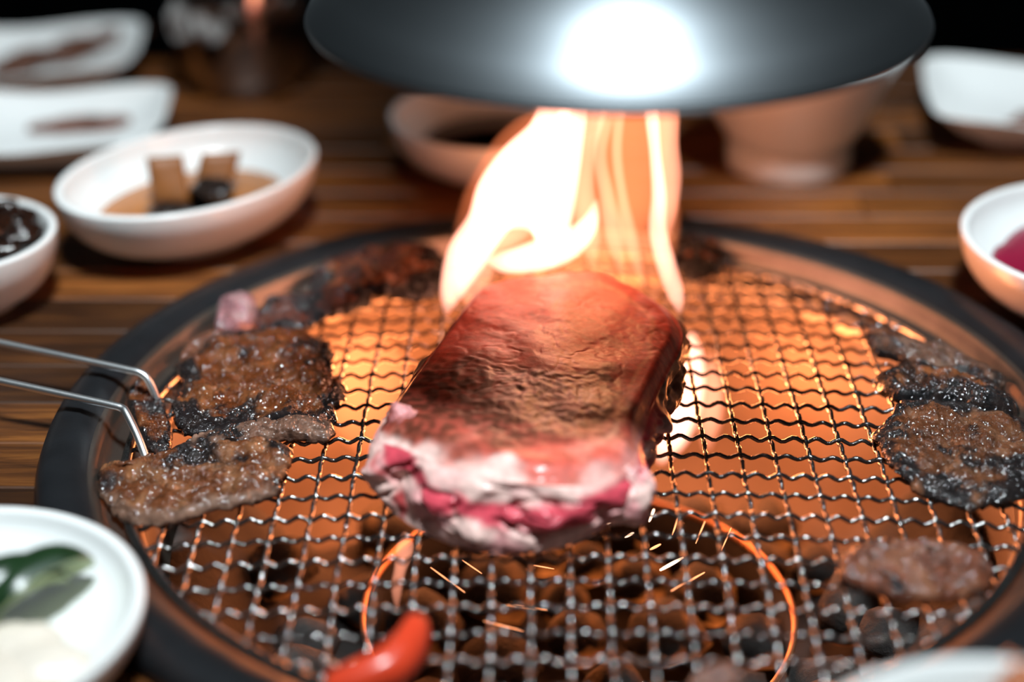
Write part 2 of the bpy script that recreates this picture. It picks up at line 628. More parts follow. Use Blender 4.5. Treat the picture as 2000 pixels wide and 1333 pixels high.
# ------------------------------------------------------------------ charcoal in the pot
def lump(name, c, r, seed, mat, squash=(1, 1, 0.8), sub=3, amp=0.3, parent=None, cut=True, fs=None):
    bm = bmesh.new()
    bmesh.ops.create_icosphere(bm, subdivisions=sub, radius=1.0)
    rz = random.uniform(0, 6.28)
    V = []
    for v in bm.verts:
        p = v.co.copy()
        k = 1 + amp * fbm(p, 3, 1.1, seed * 3.7) + amp * 0.35 * fbm(p, 3, 4.0, seed * 1.3)
        p = p * k
        if cut:
            for a in range(5):
                n = Vector((math.sin(seed * 5 + a * 2.1), math.cos(seed * 3 + a * 1.7), math.sin(seed + a * 2.9)))
                n.normalize()
                d = p.dot(n) - 0.72
                if d > 0: p -= n * d * 0.85
        p = Vector((p.x * squash[0], p.y * squash[1], p.z * squash[2]))
        p = Matrix.Rotation(rz, 3, 'Z') @ p
        V.append(Vector(c) + p * r)
    F = [tuple(v.index for v in f.verts) for f in bm.faces]
    bm.free()
    o = mk(name, V, F, mat, parent, origin=(c[0], c[1], c[2] - r * squash[2]))
    return o


ccount = 0
spots = []
rs = random.Random(21)
tries = 0
while len(spots) < 44 and tries < 4000:
    tries += 1
    a = rs.uniform(0, 2 * PI)
    d = 10.2 * math.sqrt(rs.random())
    r = rs.uniform(0.95, 1.55)
    x, yy = d * math.cos(a), d * math.sin(a) - 0.2
    if all((x - s[0]) ** 2 + (yy - s[1]) ** 2 > (0.82 * (r + s[2])) ** 2 for s in spots) and math.hypot(x, yy) + r < 11.0:
        rr = math.hypot(x - 0.12, yy + 0.55)
        if abs(rr - 6.6) < r * 0.72: continue
        spots.append((x, yy, r))
spots.sort(key=lambda s: (s[1], s[0]))
for k, (x, yy, r) in enumerate(spots):
    o = lump('charcoal', (x, yy, bed(x, yy) - 0.1 + r * 0.75 + rs.uniform(0, 0.4)), r, k + 1, M['coal'], sub=2)
    hot = smooth01(-3, 6, yy) * rs.uniform(0.3, 1.0) + (0.15 if rs.random() < 0.3 else 0)
    o.color = (1, 1, 1, min(1, hot))
    tag(o, 'lump of glowing charcoal at the bottom of the grill pot', 'charcoal', 'charcoal lumps in the fire pot')

# ------------------------------------------------------------------ the thick steak
SALMON, SEAR, FAT = (0.62, 0.105, 0.072), (0.075, 0.022, 0.011), (0.84, 0.56, 0.50)
RAW, PINK, FOLD_SHADE = (0.62, 0.07, 0.10), (0.76, 0.33, 0.33), (0.22, 0.045, 0.035)
top_px = [(940, 548, 2.6), (1020, 524, 2.6), (1110, 516, 2.6), (1200, 528, 2.6), (1270, 560, 2.6), (1322, 602, 2.5), (1333, 645, 2.5),
          (1312, 692, 2.5), (1278, 760, 2.6), (1252, 830, 2.7), (1236, 885, 2.8), (1170, 915, 2.9), (1060, 918, 3.0), (960, 905, 3.0),
          (860, 880, 3.0), (790, 850, 2.9), (742, 832, 2.7), (752, 790, 2.7), (790, 735, 2.7), (840, 670, 2.6), (890, 605, 2.6)]
bot_px = {6: (1336, 690), 7: (1322, 735), 8: (1298, 815), 9: (1268, 895), 10: (1236, 985), 11: (1150, 1050), 12: (1060, 1078),
          13: (960, 1082), 14: (870, 1060), 15: (790, 1020), 16: (748, 975)}
def zcurve(x):
    P = [(-7.0, 3.2), (-5.6, 2.75), (-4.8, 2.35), (-3.8, 1.85), (-2.2, 1.7), (0.0, 1.85), (1.5, 2.0), (3.0, 2.3), (9, 2.4)]
    for (a, b), (c, d) in zip(P, P[1:]):
        if x <= c: return b + (d - b) * (x - a) / (c - a)
    return 2.4


tops, bots = [], []
for k, (px, py, z) in enumerate(top_px):
    p = at(px, py, z)
    tops.append(tuple(p))
    if k in bot_px:
        q = at(*bot_px[k], mz(0, 0) + 0.15)
        bots.append((q.x, q.y, q.z))
    else:
        bots.append((p.x, p.y, mz(p.x, p.y) + 0.15))
NA, NT, NS, NB = 420, 84, 56, 14
T2, B2 = catmull(tops, NA), catmull(bots, NA)
scx, scy = sum(t[0] for t in T2) / NA, sum(t[1] for t in T2) / NA
V, F, C = [], [], []
for k in range(NA):
    t3, b3 = Vector(T2[k]), Vector(B2[k])
    out = Vector((t3.x - scx, t3.y - scy, 0)).normalized()
    front = smooth01(0.1, 0.7, -out.y)
    right = smooth01(0.2, 0.8, out.x) * (1 - front)
    for j in range(NT + NS + NB):
        if j < NT:                                   # top, centre to edge
            t = (j + 0.001) / (NT - 1)
            p = Vector((scx + (t3.x - scx) * t, scy + (t3.y - scy) * t, 0))
            zc = 2.75
            p.z = zc + (t3.z - zc) * t * t
            p.z -= 0.42 * smooth01(0.86, 1.0, t) ** 2
            disp = 0.12 * fbm(p, 2, 0.45, 2.0) + 0.010 * fbm(p, 3, 1.6, 9.0)
            fib = noise.fractal(Vector((p.x * 0.9 - p.y * 0.5, p.y * 2.6 + p.x * 1.6, 4.0)), 1.0, 2.0, 2)
            disp += 0.006 * fib
            groove = abs(fbm(p, 3, 0.8, 31.0))
            disp -= 0.012 * (1 - smooth01(0.0, 0.14, groove))
            # seared, rough, dark part towards the left and the front edge
            s = smooth01(-0.25, 0.35, 0.5 * fbm(p, 4, 0.75, 17.0) + 0.75 - ((p.x + 2.4) / 4.0) ** 2 * 0.7 - ((p.y + 2.9) / 2.7) ** 2 * 0.75)
            disp += s * 0.018 * fbm(p, 2, 3.6, 5.0)
            c = mixc(SALMON, (0.68, 0.18, 0.13), smooth01(0.0, 0.5, fbm(p, 4, 1.3, 40.0)))
            c = mixc(c, (0.36, 0.085, 0.05), smooth01(0.05, 0.5, fib) * 0.6)
            c = mixc(c, SEAR, s * (0.55 + 0.38 * smooth01(-0.3, 0.2, fbm(p, 4, 3.0, 60.0))))
            # a seam of paler fat curving near the right edge
            seam = abs(t - 0.80 - 0.05 * fbm(p, 2, 0.6, 3.0))
            if out.x > 0.1:
                c = mixc(c, (0.78, 0.36, 0.22), (1 - smooth01(0.0, 0.035, seam)) * 0.7 * smooth01(0.1, 0.5, out.x))
            e = smooth01(0.93, 1.0, t + 0.10 * fbm(p, 3, 0.7, 8.0)) * front
            c = mixc(c, mixc(FAT, (0.62, 0.22, 0.19), smooth01(-1.6, 0.6, p.x + 1.2 * fbm(p, 2, 0.8, 71.0))), e)
            v = p + Vector((0, 0, disp))
        elif j < NT + NS:                            # side, top to bottom
            s = (j - NT + 1) / NS
            base = t3.lerp(b3, s)
            base.z = (t3.z - 0.42) + (b3.z - (t3.z - 0.42)) * s
            bulge = math.sin(PI * s) ** 0.8
            p = base + out * (0.34 * bulge)
            lob = fbm(p, 2, 0.62, 70.0)
            lob2 = fbm(p, 3, 1.5, 80.0)
            g = abs(fbm(Vector((p.x * 0.55, p.y * 0.55, p.z * 1.5)), 2, 1.0, 33.0))
            disp = (0.50 * lob + 0.16 * lob2) * bulge - 0.26 * (1 - smooth01(0, 0.13, g)) * bulge * (0.35 + 0.65 * front)
            band = s + 0.10 * fbm(p, 3, 0.5, 21.0) - 0.02
            zc = zcurve(p.x) + 0.30 * fbm(p, 3, 0.7, 21.0)
            m2 = fbm(p, 4, 0.9, 90.0)
            cf_ = mixc(FAT, PINK, smooth01(-0.2, 0.5, m2) * (0.35 if p.z > zc else 0.85))
            cf_ = mixc(cf_, (0.66, 0.24, 0.22), smooth01(-0.5, 1.5, p.x) * smooth01(-0.2, 0.2, p.z - zc))
            cf_ = mixc(cf_, RAW, 1 - smooth01(0.18, 0.40, abs(p.z - zc)))
            low_red = smooth01(0.22, 0.5, fbm(p, 3, 0.75, 27.0)) * smooth01(0.2, 0.6, zc - p.z)
            cf_ = mixc(cf_, (0.50, 0.07, 0.07), low_red)
            band = s
            cf_ = mixc(cf_, FOLD_SHADE, (1 - smooth01(0.0, 0.09, g)) * 0.65 * smooth01(0.35, 0.6, band))  # shade in the lower creases, painted into the meat colour
            cs = mixc((0.17, 0.065, 0.03), (0.40, 0.20, 0.10), smooth01(-0.1, 0.4, fbm(p, 4, 2.2, 14.0)))
            cs = mixc(cs, (0.02, 0.015, 0.013), smooth01(0.1, 0.5, fbm(p, 3, 1.1, 44.0)) * 0.8)
            c = mixc(cs, cf_, front)
            v = p + out * disp
        else:
            t = 1 - (j - NT - NS + 1) / NB
            v = Vector((scx + (b3.x - scx) * t, scy + (b3.y - scy) * t, b3.z))
            c = SEAR
        V.append(v); C.append(c)
NR = NT + NS + NB
for k in range(NA):
    k2 = (k + 1) % NA
    for j in range(NR - 1):
        F.append((k * NR + j, k * NR + j + 1, k2 * NR + j + 1, k2 * NR + j))
steak = tag(empty('steak', (scx, scy, mz(0, 0) + 0.1)), 'thick raw pink and seared steak in the middle of the grill net', 'steak')
mk('meat', V, F, M['steak'], steak, cols=C)


def blob_part(name, c, rad, seed, parent, ca, cb, mat):
    bm = bmesh.new()
    bmesh.ops.create_icosphere(bm, subdivisions=5, radius=1.0)
    V, C = [], []
    for v in bm.verts:
        p = v.co.copy()
        k = 1 + 0.22 * fbm(p, 3, 1.2, seed) - 0.10 * (1 - smooth01(0, 0.12, abs(fbm(p, 2, 1.4, seed + 9))))
        q = Vector((p.x * rad[0], p.y * rad[1], p.z * rad[2])) * k + Vector(c)
        V.append(q)
        C.append(mixc(ca, cb, smooth01(-0.2, 0.5, fbm(q, 4, 1.2, seed + 4))))
    F = [tuple(v.index for v in f.verts) for f in bm.faces]
    bm.free()
    return mk(name, V, F, mat, parent, cols=C)


p = at(1196, 955, 1.5)
tag(blob_part('fat_lobe', (p.x + 0.22, p.y - 0.3, 1.5), (0.92, 0.8, 0.92), 3.0, steak, FAT, PINK, M['steak']), 'pale pink lobe of fat')
p = at(772, 840, 2.4)
tag(blob_part('curled_edge', (p.x + 0.25, p.y + 0.3, 2.15), (0.62, 0.75, 0.75), 12.0, steak, (0.30, 0.07, 0.06), PINK, M['steak']), 'dark red curled edge of meat')

# ------------------------------------------------------------------ thin slices of meat on the net
BRN, BRN2, BLK, TAN = (0.22, 0.058, 0.016), (0.38, 0.125, 0.042), (0.010, 0.010, 0.011), (0.42, 0.24, 0.17)


def slice_(label, px, seed, char=0.3, thick=0.42, tone=BRN, tone2=BRN2, ripple=0.25, lift=0.0, edge=1.0, stroke=0.5, group='meat slices around the steak', fatrim=0.0):
    pts = []
    for (x, y) in px:
        q = at(x, y, 0.45 + lift)
        pts.append((q.x, q.y))
    n = 240
    O = catmull(pts, n)
    cx, cy = sum(p[0] for p in O) / n, sum(p[1] for p in O) / n
    nt_, nb = 80, 10
    V, F, C = [], [], []
    for k in range(n):
        ox, oy = O[k]
        rag = 1 + 0.07 * fbm((ox, oy, seed), 4, 1.6, seed)
        ox, oy = cx + (ox - cx) * rag, cy + (oy - cy) * rag
        for j in range(nt_ + nb):
            if j < nt_: t = (j + 0.01) / (nt_ - 1)
            else: t = 1 - (j - nt_ + 1) / nb
            x, y = cx + (ox - cx) * t, cy + (oy - cy) * t
            p = Vector((x, y, seed * 2.0))
            base = mz(x, y) + 0.15 + lift
            rip = ripple * (0.5 + fbm(p, 2, 0.55, seed + 2.0)) + 0.10 * fbm(p, 3, 1.6, seed + 5)
            curl = ripple * 0.8 * smooth01(0.7, 1.0, t) * max(0, fbm((ox, oy, 3), 2, 0.6, seed + 8))
            low = base + max(0.0, rip * 0.6) + curl
            if j < nt_:
                th_ = thick * math.sqrt(max(0.0, 1 - t ** 5)) * (0.85 + 0.3 * fbm(p, 2, 1.0, seed + 1))
                z = low + th_ + (0.035 * fbm(p, 3, 8.0, seed + 13) + 0.025 * abs(fbm(p, 2, 13.0, seed + 17))) * (1 - t ** 8) + 0.075 * fbm(p, 3, 4.2, seed + 3) * (1 - t ** 6) - 0.10 * (1 - smooth01(0, 0.1, abs(fbm(p, 3, 0.9, seed + 31))))
            else:
                z = low
            V.append((x, y, max(z, base - 0.02)))
            ch = smooth01(0.0, 0.35, fbm(p, 4, 0.85, seed + 20) - 0.36 + char + edge * 0.9 * smooth01(0.66, 1.0, t + 0.1 * fbm(p, 3, 1.5, seed + 6)))
            c = mixc(tone, tone2, smooth01(-0.15, 0.45, fbm(p, 4, 1.4, seed + 40)))
            if fatrim:
                c = mixc(c, TAN, fatrim * smooth01(0.80, 0.92, t) * smooth01(0.1, 0.6, (cy - oy) / 2.0))
                ch *= 1 - fatrim * smooth01(0.1, 0.6, (cy - oy) / 2.0)
            C.append(mixc(tuple(q * 0.46 for q in c), BLK, ch * 0.95))
    m = nt_ + nb
    for k in range(n):
        k2 = (k + 1) % n
        for j in range(m - 1):
            F.append((k * m + j, k * m + j + 1, k2 * m + j + 1, k2 * m + j))
    o = mk('meat_slice', V, F, M['slice'], origin=(cx, cy, mz(cx, cy) + 0.1), cols=C)
    tag(o, label, 'meat', group)
    return o


slice_('largest glossy brown slice of grilled meat, charred at its right edge, left of the steak',
       [(345, 712), (400, 672), (470, 645), (545, 640), (610, 655), (648, 690), (655, 735), (672, 770), (660, 815), (640, 858), (600, 872), (540, 850),
        (470, 848), (400, 858), (350, 850), (340, 800), (355, 755)], 1.0, 0.34, 0.5, ripple=0.42, stroke=0.6)
slice_('narrow brown strip of meat under the bent ends of the wire handle',
       [(248, 770), (285, 745), (318, 775), (335, 830), (330, 868), (290, 872), (268, 835)], 2.0, 0.22, 0.45, ripple=0.3)
slice_('pale fatty strip of meat along the front of the largest slice',
       [(352, 862), (430, 848), (520, 832), (600, 828), (650, 845), (640, 872), (560, 866), (470, 872), (400, 884)], 3.0, 0.08, 0.40, tone=(0.30, 0.15, 0.10), tone2=TAN, ripple=0.25, edge=0.35, lift=0.25)
slice_('brown slice of meat nearest the left plate, with a pale knobbly rim',
       [(182, 905), (235, 925), (300, 897), (390, 880), (480, 876), (560, 886), (565, 930), (540, 972), (470, 992), (340, 1008), (240, 1000), (205, 968)],
       4.0, 0.16, 0.5, tone=(0.27, 0.085, 0.032), tone2=(0.44, 0.18, 0.08), ripple=0.4, edge=0.6, fatrim=0.8)
slice_('orange brown slice of meat tucked behind the largest slice at the ring',
       [(352, 700), (365, 662), (420, 642), (470, 640), (455, 668), (400, 695)], 5.0, 0.0, 0.4, tone=(0.30, 0.11, 0.06), tone2=(0.42, 0.19, 0.12), edge=0.2)
slice_('small raw pink curl of meat at the back left of the net',
       [(420, 640), (430, 600), (460, 578), (495, 585), (502, 615), (475, 640), (445, 648)], 6.0, -0.4, 0.75, tone=(0.62, 0.28, 0.30), tone2=(0.75, 0.48, 0.48), edge=0.0, ripple=0.5)
slice_('dark reddish slice of meat behind the largest slice',
       [(498, 640), (515, 592), (570, 575), (650, 568), (722, 585), (716, 612), (650, 635), (590, 650), (540, 650)], 7.0, 0.34, 0.5, tone=(0.13, 0.04, 0.025), tone2=(0.2, 0.065, 0.045), ripple=0.4)
slice_('dark charred slice of meat at the back left beside the flame',
       [(592, 552), (660, 510), (745, 482), (840, 488), (872, 520), (868, 572), (800, 592), (720, 588), (640, 578)], 8.0, 0.30, 0.7, tone=(0.16, 0.05, 0.028), ripple=0.5)
slice_('black charred scrap of meat at the back right of the flame',
       [(1305, 470), (1350, 455), (1410, 470), (1425, 500), (1400, 540), (1355, 556), (1312, 528)], 9.0, 0.45, 0.6, tone=(0.09, 0.03, 0.02), ripple=0.4)
slice_('narrow pale topped slice of meat farthest back at the right edge',
       [(1688, 655), (1745, 655), (1830, 672), (1920, 702), (1972, 742), (1930, 742), (1830, 722), (1740, 700), (1700, 690)], 10.0, 0.12, 0.45, tone=(0.20, 0.10, 0.065), tone2=(0.36, 0.21, 0.15), edge=0.8)
slice_('thick black slab of meat between two slices at the right edge',
       [(1708, 745), (1760, 728), (1850, 738), (1960, 765), (1990, 800), (1940, 812), (1830, 795), (1740, 785)], 11.0, 0.75, 0.75, tone=(0.05, 0.025, 0.018), ripple=0.3)
slice_('broad brown glistening slice of meat at the right edge of the net',
       [(1708, 860), (1745, 815), (1820, 792), (1920, 795), (2020, 820), (2060, 880), (2030, 950), (1930, 985), (1810, 965), (1735, 915)], 12.0, 0.2, 0.5, tone=(0.20, 0.07, 0.03), tone2=(0.33, 0.14, 0.07), ripple=0.4)
slice_('brown slice of meat at the front right of the net, alone',
       [(1632, 1110), (1690, 1072), (1790, 1056), (1890, 1070), (1945, 1108), (1890, 1150), (1770, 1166), (1670, 1148)], 13.0, 0.05, 0.5, tone=(0.30, 0.095, 0.05), tone2=(0.44, 0.18, 0.10), ripple=0.3, edge=0.4)
slice_('small round brown morsel of meat at the very front of the net',
       [(1345, 1350), (1360, 1315), (1400, 1300), (1440, 1312), (1455, 1350), (1400, 1375)], 14.0, 0.0, 0.6, tone=(0.30, 0.13, 0.09), tone2=(0.4, 0.2, 0.15), edge=0.2)

# red pepper strip at the front of the net
path = catmull([tuple(at(640, 1345, 0.9)), tuple(at(705, 1325, 1.0)), tuple(at(765, 1300, 1.1)), tuple(at(800, 1258, 1.2)), tuple(at(815, 1212, 1.35))], 40, False)
rad = [0.16 + 0.36 * math.sin(PI * min(1.0, (k + 4) / 46.0)) ** 0.8 for k in range(40)]
rad[-1] = 0.1
V, F = tube(path, rad, 14)
zmin = min(v[2] for v in V)
V = [(v[0], v[1], 0.48 + (v[2] - 0.48) * 0.75 if v[2] < 0.9 else v[2]) for v in V]
tag(mk('red_pepper', V, F, M['chili'], origin=tuple(path[20])), 'bright red pepper strip curling up at the front of the net', 'pepper')

# ------------------------------------------------------------------ steel wire handle hooked on the net
hp = [(-12.45, -1.95, 0.32), (-12.75, -1.45, 0.75), (-13.15, -0.85, 1.14), (-13.32, -0.66, 1.22), (-13.65, -0.55, 1.27), (-15.2, -0.1, 1.38), (-17.2, 0.49, 1.5), (-20, 1.3, 1.66), (-23.5, 2.3, 1.85),
      (-24.8, 3.0, 1.9), (-25.0, 3.9, 1.92), (-24.2, 4.6, 1.9), (-22, 4.2, 1.8), (-17.95, 2.98, 1.5), (-15.4, 2.2, 1.36), (-13.75, 1.7, 1.26), (-13.25, 1.55, 1.2), (-13.0, 1.42, 1.0), (-12.75, 1.2, 0.42)]
V, F = tube(catmull(hp, 150, False), 0.125, 12)
tag(mk('wire_handle', V, F, M['chrome'], origin=(-12.5, 0, 0.4)), 'shiny bent steel wire handle reaching over the ring from the left', 'handle')

# ------------------------------------------------------------------ exhaust hood
hood = tag(empty('exhaust_hood', (1.0, 1.75, 12.5)), 'round brushed steel exhaust hood hanging over the flame', 'exhaust hood')
HX, HY = 1.0, 1.75
V, F = lathe([(8.2, 12.5), (8.4, 12.44), (8.48, 12.52), (8.42, 12.66), (7.7, 13.3), (6.95, 14.02), (6.3, 14.8), (5.88, 15.6), (5.75, 16.4)], 160, HX, HY)
sk = mk('flared_skirt', V, F, M['hood'], hood)
V, F = tube([Vector((HX + 8.4 * math.cos(2 * PI * k / 140), HY + 8.4 * math.sin(2 * PI * k / 140), 12.5)) for k in range(140)], 0.09, 8, True)
mk('rolled_rim', V, F, M['hood'], sk)
V, F = lathe([(5.7, 16.0), (5.95, 16.1), (5.95, 17.2), (5.7, 17.3), (5.6, 18), (5.6, 170)], 96, HX, HY)
mk('duct_pipe', V, F, M['hood'], hood)
V, F = lathe([(5.5, 17), (5.6, 15.6), (6.4, 14.1), (7.6, 13.0), (8.12, 12.6)], 120, HX, HY)
mk('skirt_lining', V, F, M['hoodin'], hood)

# ------------------------------------------------------------------ flames
HOT = flame_mat('flame_white', (1.0, 0.42, 0.30), 400)
MID = flame_mat('flame_orange', (1.0, 0.36, 0.22), 150)
SOFT = flame_mat('flame_soft', (1.0, 0.24, 0.085), 50)


def tongue(pts, mat, parent, sides=20, n=56):
    """pts: (px, py, world y, half width, half depth)"""
    R = []
    for (px, py, y, wd, dp) in pts:
        q = aty(px, py, y)
        R.append((q.x, q.y, q.z, wd, dp))
    R = catmull(R, n, False)
    V, F = [], []
    for k in range(n):
        a, b = R[max(0, k - 1)], R[min(n - 1, k + 1)]
        tx, tz = b[0] - a[0], b[2] - a[2]
        l = math.hypot(tx, tz) or 1
        nx, nz = tz / l, -tx / l
        for s in range(sides):
            f = 2 * PI * s / sides
            w_, d_ = max(0.01, R[k][3] * FWID) * math.cos(f), max(0.01, R[k][4]) * math.sin(f)
            V.append((R[k][0] + nx * w_, R[k][1] + d_, R[k][2] + nz * w_))
    for k in range(n - 1):
        for s in range(sides):
            s2 = (s + 1) % sides
            F.append((k * sides + s, k * sides + s2, (k + 1) * sides + s2, (k + 1) * sides + s))
    F.append(tuple(range(sides))[::-1])
    F.append(tuple((n - 1) * sides + s for s in range(sides)))
    return mk('flame_tongue', V, F, mat, parent)


FWID = 1.28
flame = tag(empty('flame', tuple(aty(1100, 560, 7.2))), 'tall white and orange flame rising behind the steak under the hood', 'flame')
Y = 7.2
# left sheet
tongue([(872, 615, Y - 1.2, 0.05, 0.05), (882, 570, Y - 0.9, 0.32, 0.35), (912, 500, Y - 0.4, 0.55, 0.5), (950, 440, Y, 0.55, 0.6), (985, 380, Y, 0.75, 0.7),
        (1030, 320, Y, 0.75, 0.7), (1070, 255, Y, 0.5, 0.6), (1085, 190, Y, 0.42, 0.5), (1090, 120, Y, 0.3, 0.4), (1095, 60, Y, 0.05, 0.05)], HOT, flame)
tongue([(930, 620, Y - 1.1, 0.05, 0.05), (925, 560, Y - 0.7, 0.45, 0.4), (950, 490, Y - 0.2, 0.35, 0.4), (1000, 430, Y, 0.6, 0.5), (1060, 350, Y + 0.2, 0.6, 0.6), (1100, 260, Y + 0.2, 0.4, 0.5), (1110, 150, Y + 0.2, 0.05, 0.05)], MID, flame)
# swirl over the back of the steak
tongue([(950, 510, Y - 0.5, 0.05, 0.05), (985, 512, Y - 0.5, 0.28, 0.4), (1050, 500, Y - 0.4, 0.42, 0.5), (1110, 478, Y - 0.3, 0.4, 0.5), (1150, 440, Y, 0.25, 0.4), (1165, 390, Y, 0.05, 0.05)], HOT, flame)
tongue([(940, 470, Y - 0.2, 0.05, 0.05), (975, 430, Y, 0.3, 0.4), (1030, 425, Y, 0.32, 0.4), (1075, 450, Y, 0.4, 0.4), (1085, 500, Y - 0.2, 0.05, 0.05)], HOT, flame)
# middle streaks
tongue([(1080, 520, Y, 0.05, 0.05), (1075, 450, Y, 0.5, 0.5), (1090, 370, Y, 0.5, 0.55), (1110, 280, Y, 0.4, 0.5), (1120, 200, Y, 0.35, 0.4), (1125, 110, Y, 0.05, 0.05)], HOT, flame)
tongue([(1160, 530, Y - 0.3, 0.05, 0.05), (1150, 450, Y, 0.32, 0.4), (1140, 370, Y, 0.28, 0.4), (1150, 290, Y, 0.2, 0.35), (1165, 200, Y, 0.3, 0.4), (1170, 110, Y, 0.05, 0.05)], MID, flame)
tongue([(1215, 540, Y - 0.3, 0.05, 0.05), (1200, 460, Y, 0.25, 0.35), (1185, 380, Y, 0.2, 0.35), (1172, 300, Y, 0.18, 0.3), (1190, 200, Y, 0.2, 0.3), (1195, 110, Y, 0.05, 0.05)], MID, flame)
tongue([(1258, 560, Y - 0.4, 0.05, 0.05), (1232, 470, Y, 0.2, 0.3), (1215, 380, Y, 0.14, 0.3), (1205, 290, Y, 0.14, 0.3), (1215, 180, Y, 0.14, 0.3), (1220, 110, Y, 0.05, 0.05)], MID, flame)
# right streaks
tongue([(1328, 612, Y - 2.2, 0.05, 0.05), (1320, 575, Y - 1.8, 0.22, 0.3), (1302, 520, Y - 1.0, 0.26, 0.35), (1285, 450, Y - 0.4, 0.24, 0.3), (1287, 380, Y, 0.2, 0.3), (1280, 300, Y, 0.16, 0.3), (1272, 200, Y, 0.18, 0.3), (1275, 110, Y, 0.05, 0.05)], HOT, flame)
tongue([(1300, 480, Y - 0.4, 0.05, 0.05), (1300, 420, Y, 0.28, 0.4), (1306, 350, Y, 0.34, 0.45), (1302, 280, Y, 0.32, 0.45), (1300, 200, Y, 0.34, 0.4), (1300, 110, Y, 0.05, 0.05)], MID, flame)
# faint glow that fills the whole flame
tongue([(1080, 590, Y - 1.6, 0.3, 0.1), (1090, 540, Y - 1.0, 2.6, 0.8), (1110, 450, Y, 2.9, 1.0), (1140, 350, Y, 2.6, 1.0), (1180, 240, Y, 1.9, 1.0), (1185, 120, Y, 1.7, 0.9), (1185, 80, Y, 0.3, 0.2)], SOFT, flame)
tongue([(1230, 470, Y, 0.05, 0.05), (1235, 400, Y, 0.7, 0.5), (1240, 310, Y, 0.85, 0.5), (1240, 220, Y, 0.9, 0.5), (1240, 120, Y, 0.1, 0.1)], SOFT, flame)

FWID = 1.0
uf = tag(empty('flame', tuple(aty(1340, 860, 8.0))), 'white hot flame under the net to the right of the steak', 'flame')
tongue([(1290, 905, 7.6, 0.1, 0.1), (1300, 860, 7.8, 0.7, 0.5), (1320, 800, 8.0, 0.85, 0.6), (1335, 740, 8.0, 0.75, 0.6), (1345, 690, 8.0, 0.5, 0.5), (1350, 650, 8.0, 0.1, 0.1)], HOT, uf)
tongue([(1380, 880, 8.4, 0.1, 0.1), (1385, 820, 8.4, 0.45, 0.4), (1390, 750, 8.4, 0.4, 0.4), (1385, 690, 8.4, 0.1, 0.1)], MID, uf)
uf2 = tag(empty('flame', tuple(aty(700, 860, 8.0))), 'soft orange flame under the net between the steak and left slices', 'flame')
tongue([(720, 900, 7.6, 0.1, 0.1), (715, 830, 8, 1.2, 0.9), (710, 750, 8, 1.6, 1.0), (720, 690, 8, 1.4, 0.9), (735, 650, 8, 0.2, 0.2)], SOFT, uf2)
uf3 = tag(empty('flame', tuple(aty(780, 1190, 0.2))), 'thin orange flame licking under the net in front of the steak', 'flame')
tongue([(775, 1195, -0.4, 0.04, 0.04), (775, 1150, -0.3, 0.18, 0.2), (782, 1110, -0.2, 0.2, 0.25), (792, 1070, -0.2, 0.3, 0.25), (790, 1040, -0.2, 0.06, 0.06)], MID, uf3)

# ------------------------------------------------------------------ sparks
SPK = emit_mat('spark_white', (1.0, 0.60, 0.40), 6.0)
SPK2 = emit_mat('spark_orange', (1.0, 0.34, 0.14), 2.4)
sp = [(1182, 1024, 1201, 1013, 6, 0), (1268, 1019, 1277, 996, 5, 0), (1313, 1046, 1326, 1008, 3.0, 1), (1221, 1050, 1237, 1042, 4, 0), (1270, 1074, 1290, 1064, 5, 1),
      (1290, 1114, 1334, 1090, 6, 0), (1311, 1155, 1376, 1119, 3.6, 1), (1359, 1062, 1377, 1019, 3, 1), (1409, 1076, 1428, 1032, 2.6, 1), (1150, 1035, 1156, 1032, 4, 1),
      (841, 1109, 908, 1158, 2.6, 1), (903, 1095, 941, 1121, 2.2, 1), (990, 1182, 1068, 1193, 2.4, 1), (945, 1214, 1022, 1233, 2.0, 1), (1043, 1105, 1082, 1112, 2.0, 1)]
names = ['short white spark just right of the steak fat', 'bright upright white spark right of the steak front', 'thin upright orange spark beside the upright white one', 'tiny spark below the steak fat lobe',
         'small orange spark above the thickest spark', 'thickest white spark slanting over the front net', 'long slanting orange spark lowest of the cluster', 'thin orange spark second from right in the cluster',
         'thin orange spark rightmost of the cluster', 'tiny dot of a spark at the steak corner', 'long orange spark falling in front of the steak, left', 'short orange spark under the steak front edge',
         'long flat orange spark low over the front net', 'lowest orange spark over the front net', 'faint short spark under the steak centre']
for (x0, y0, x1, y1, wd, hot), lb in zip(sp, names):
    a, b = at(x0, y0, 1.3), at(x1, y1, 1.3)
    a2, b2 = at(x0, y0, -2.2), at(x1, y1, -2.6)
    P = [a2.lerp(b2, k / 10) for k in range(11)]
    r = wd / 2 / 62
    V, F = tube(P, [r * (0.25 + 0.75 * math.sin(PI * (k + 0.5) / 11) ** 0.5) for k in range(11)], 6)
    tag(mk('spark', V, F, SPK2 if hot else SPK, origin=tuple(P[5])), lb, 'spark', 'sparks over the net')

# ------------------------------------------------------------------ bowls, plates and what is in them
def bowl_profile(R, h, foot, fh, th=0.28, belly=0.55):
    P = [(0.01, fh * 0.5), (foot - 0.35, fh * 0.5), (foot - 0.3, 0.0), (foot, 0.0), (foot + 0.02, fh)]
    for k in range(1, 13):
        t = k / 12
        P.append((foot + (R - foot) * math.sin(t * PI / 2) ** (1 / (1 + belly * 0.4)), fh + (h - 0.1 - fh) * (1 - math.cos(t * PI / 2)) ** (0.85)))
    P += [(R + 0.0, h - 0.05), (R - 0.07, h), (R - th + 0.06, h), (R - th, h - 0.08)]
    fi = fh + th
    for k in range(11, -1, -1):
        t = k / 12
        P.append((max(0.01, (R - th) * math.sin(t * PI / 2) ** 0.9) if k else 0.01, fi + (h - 0.1 - fi) * (1 - math.cos(t * PI / 2)) ** 0.95))
    return P


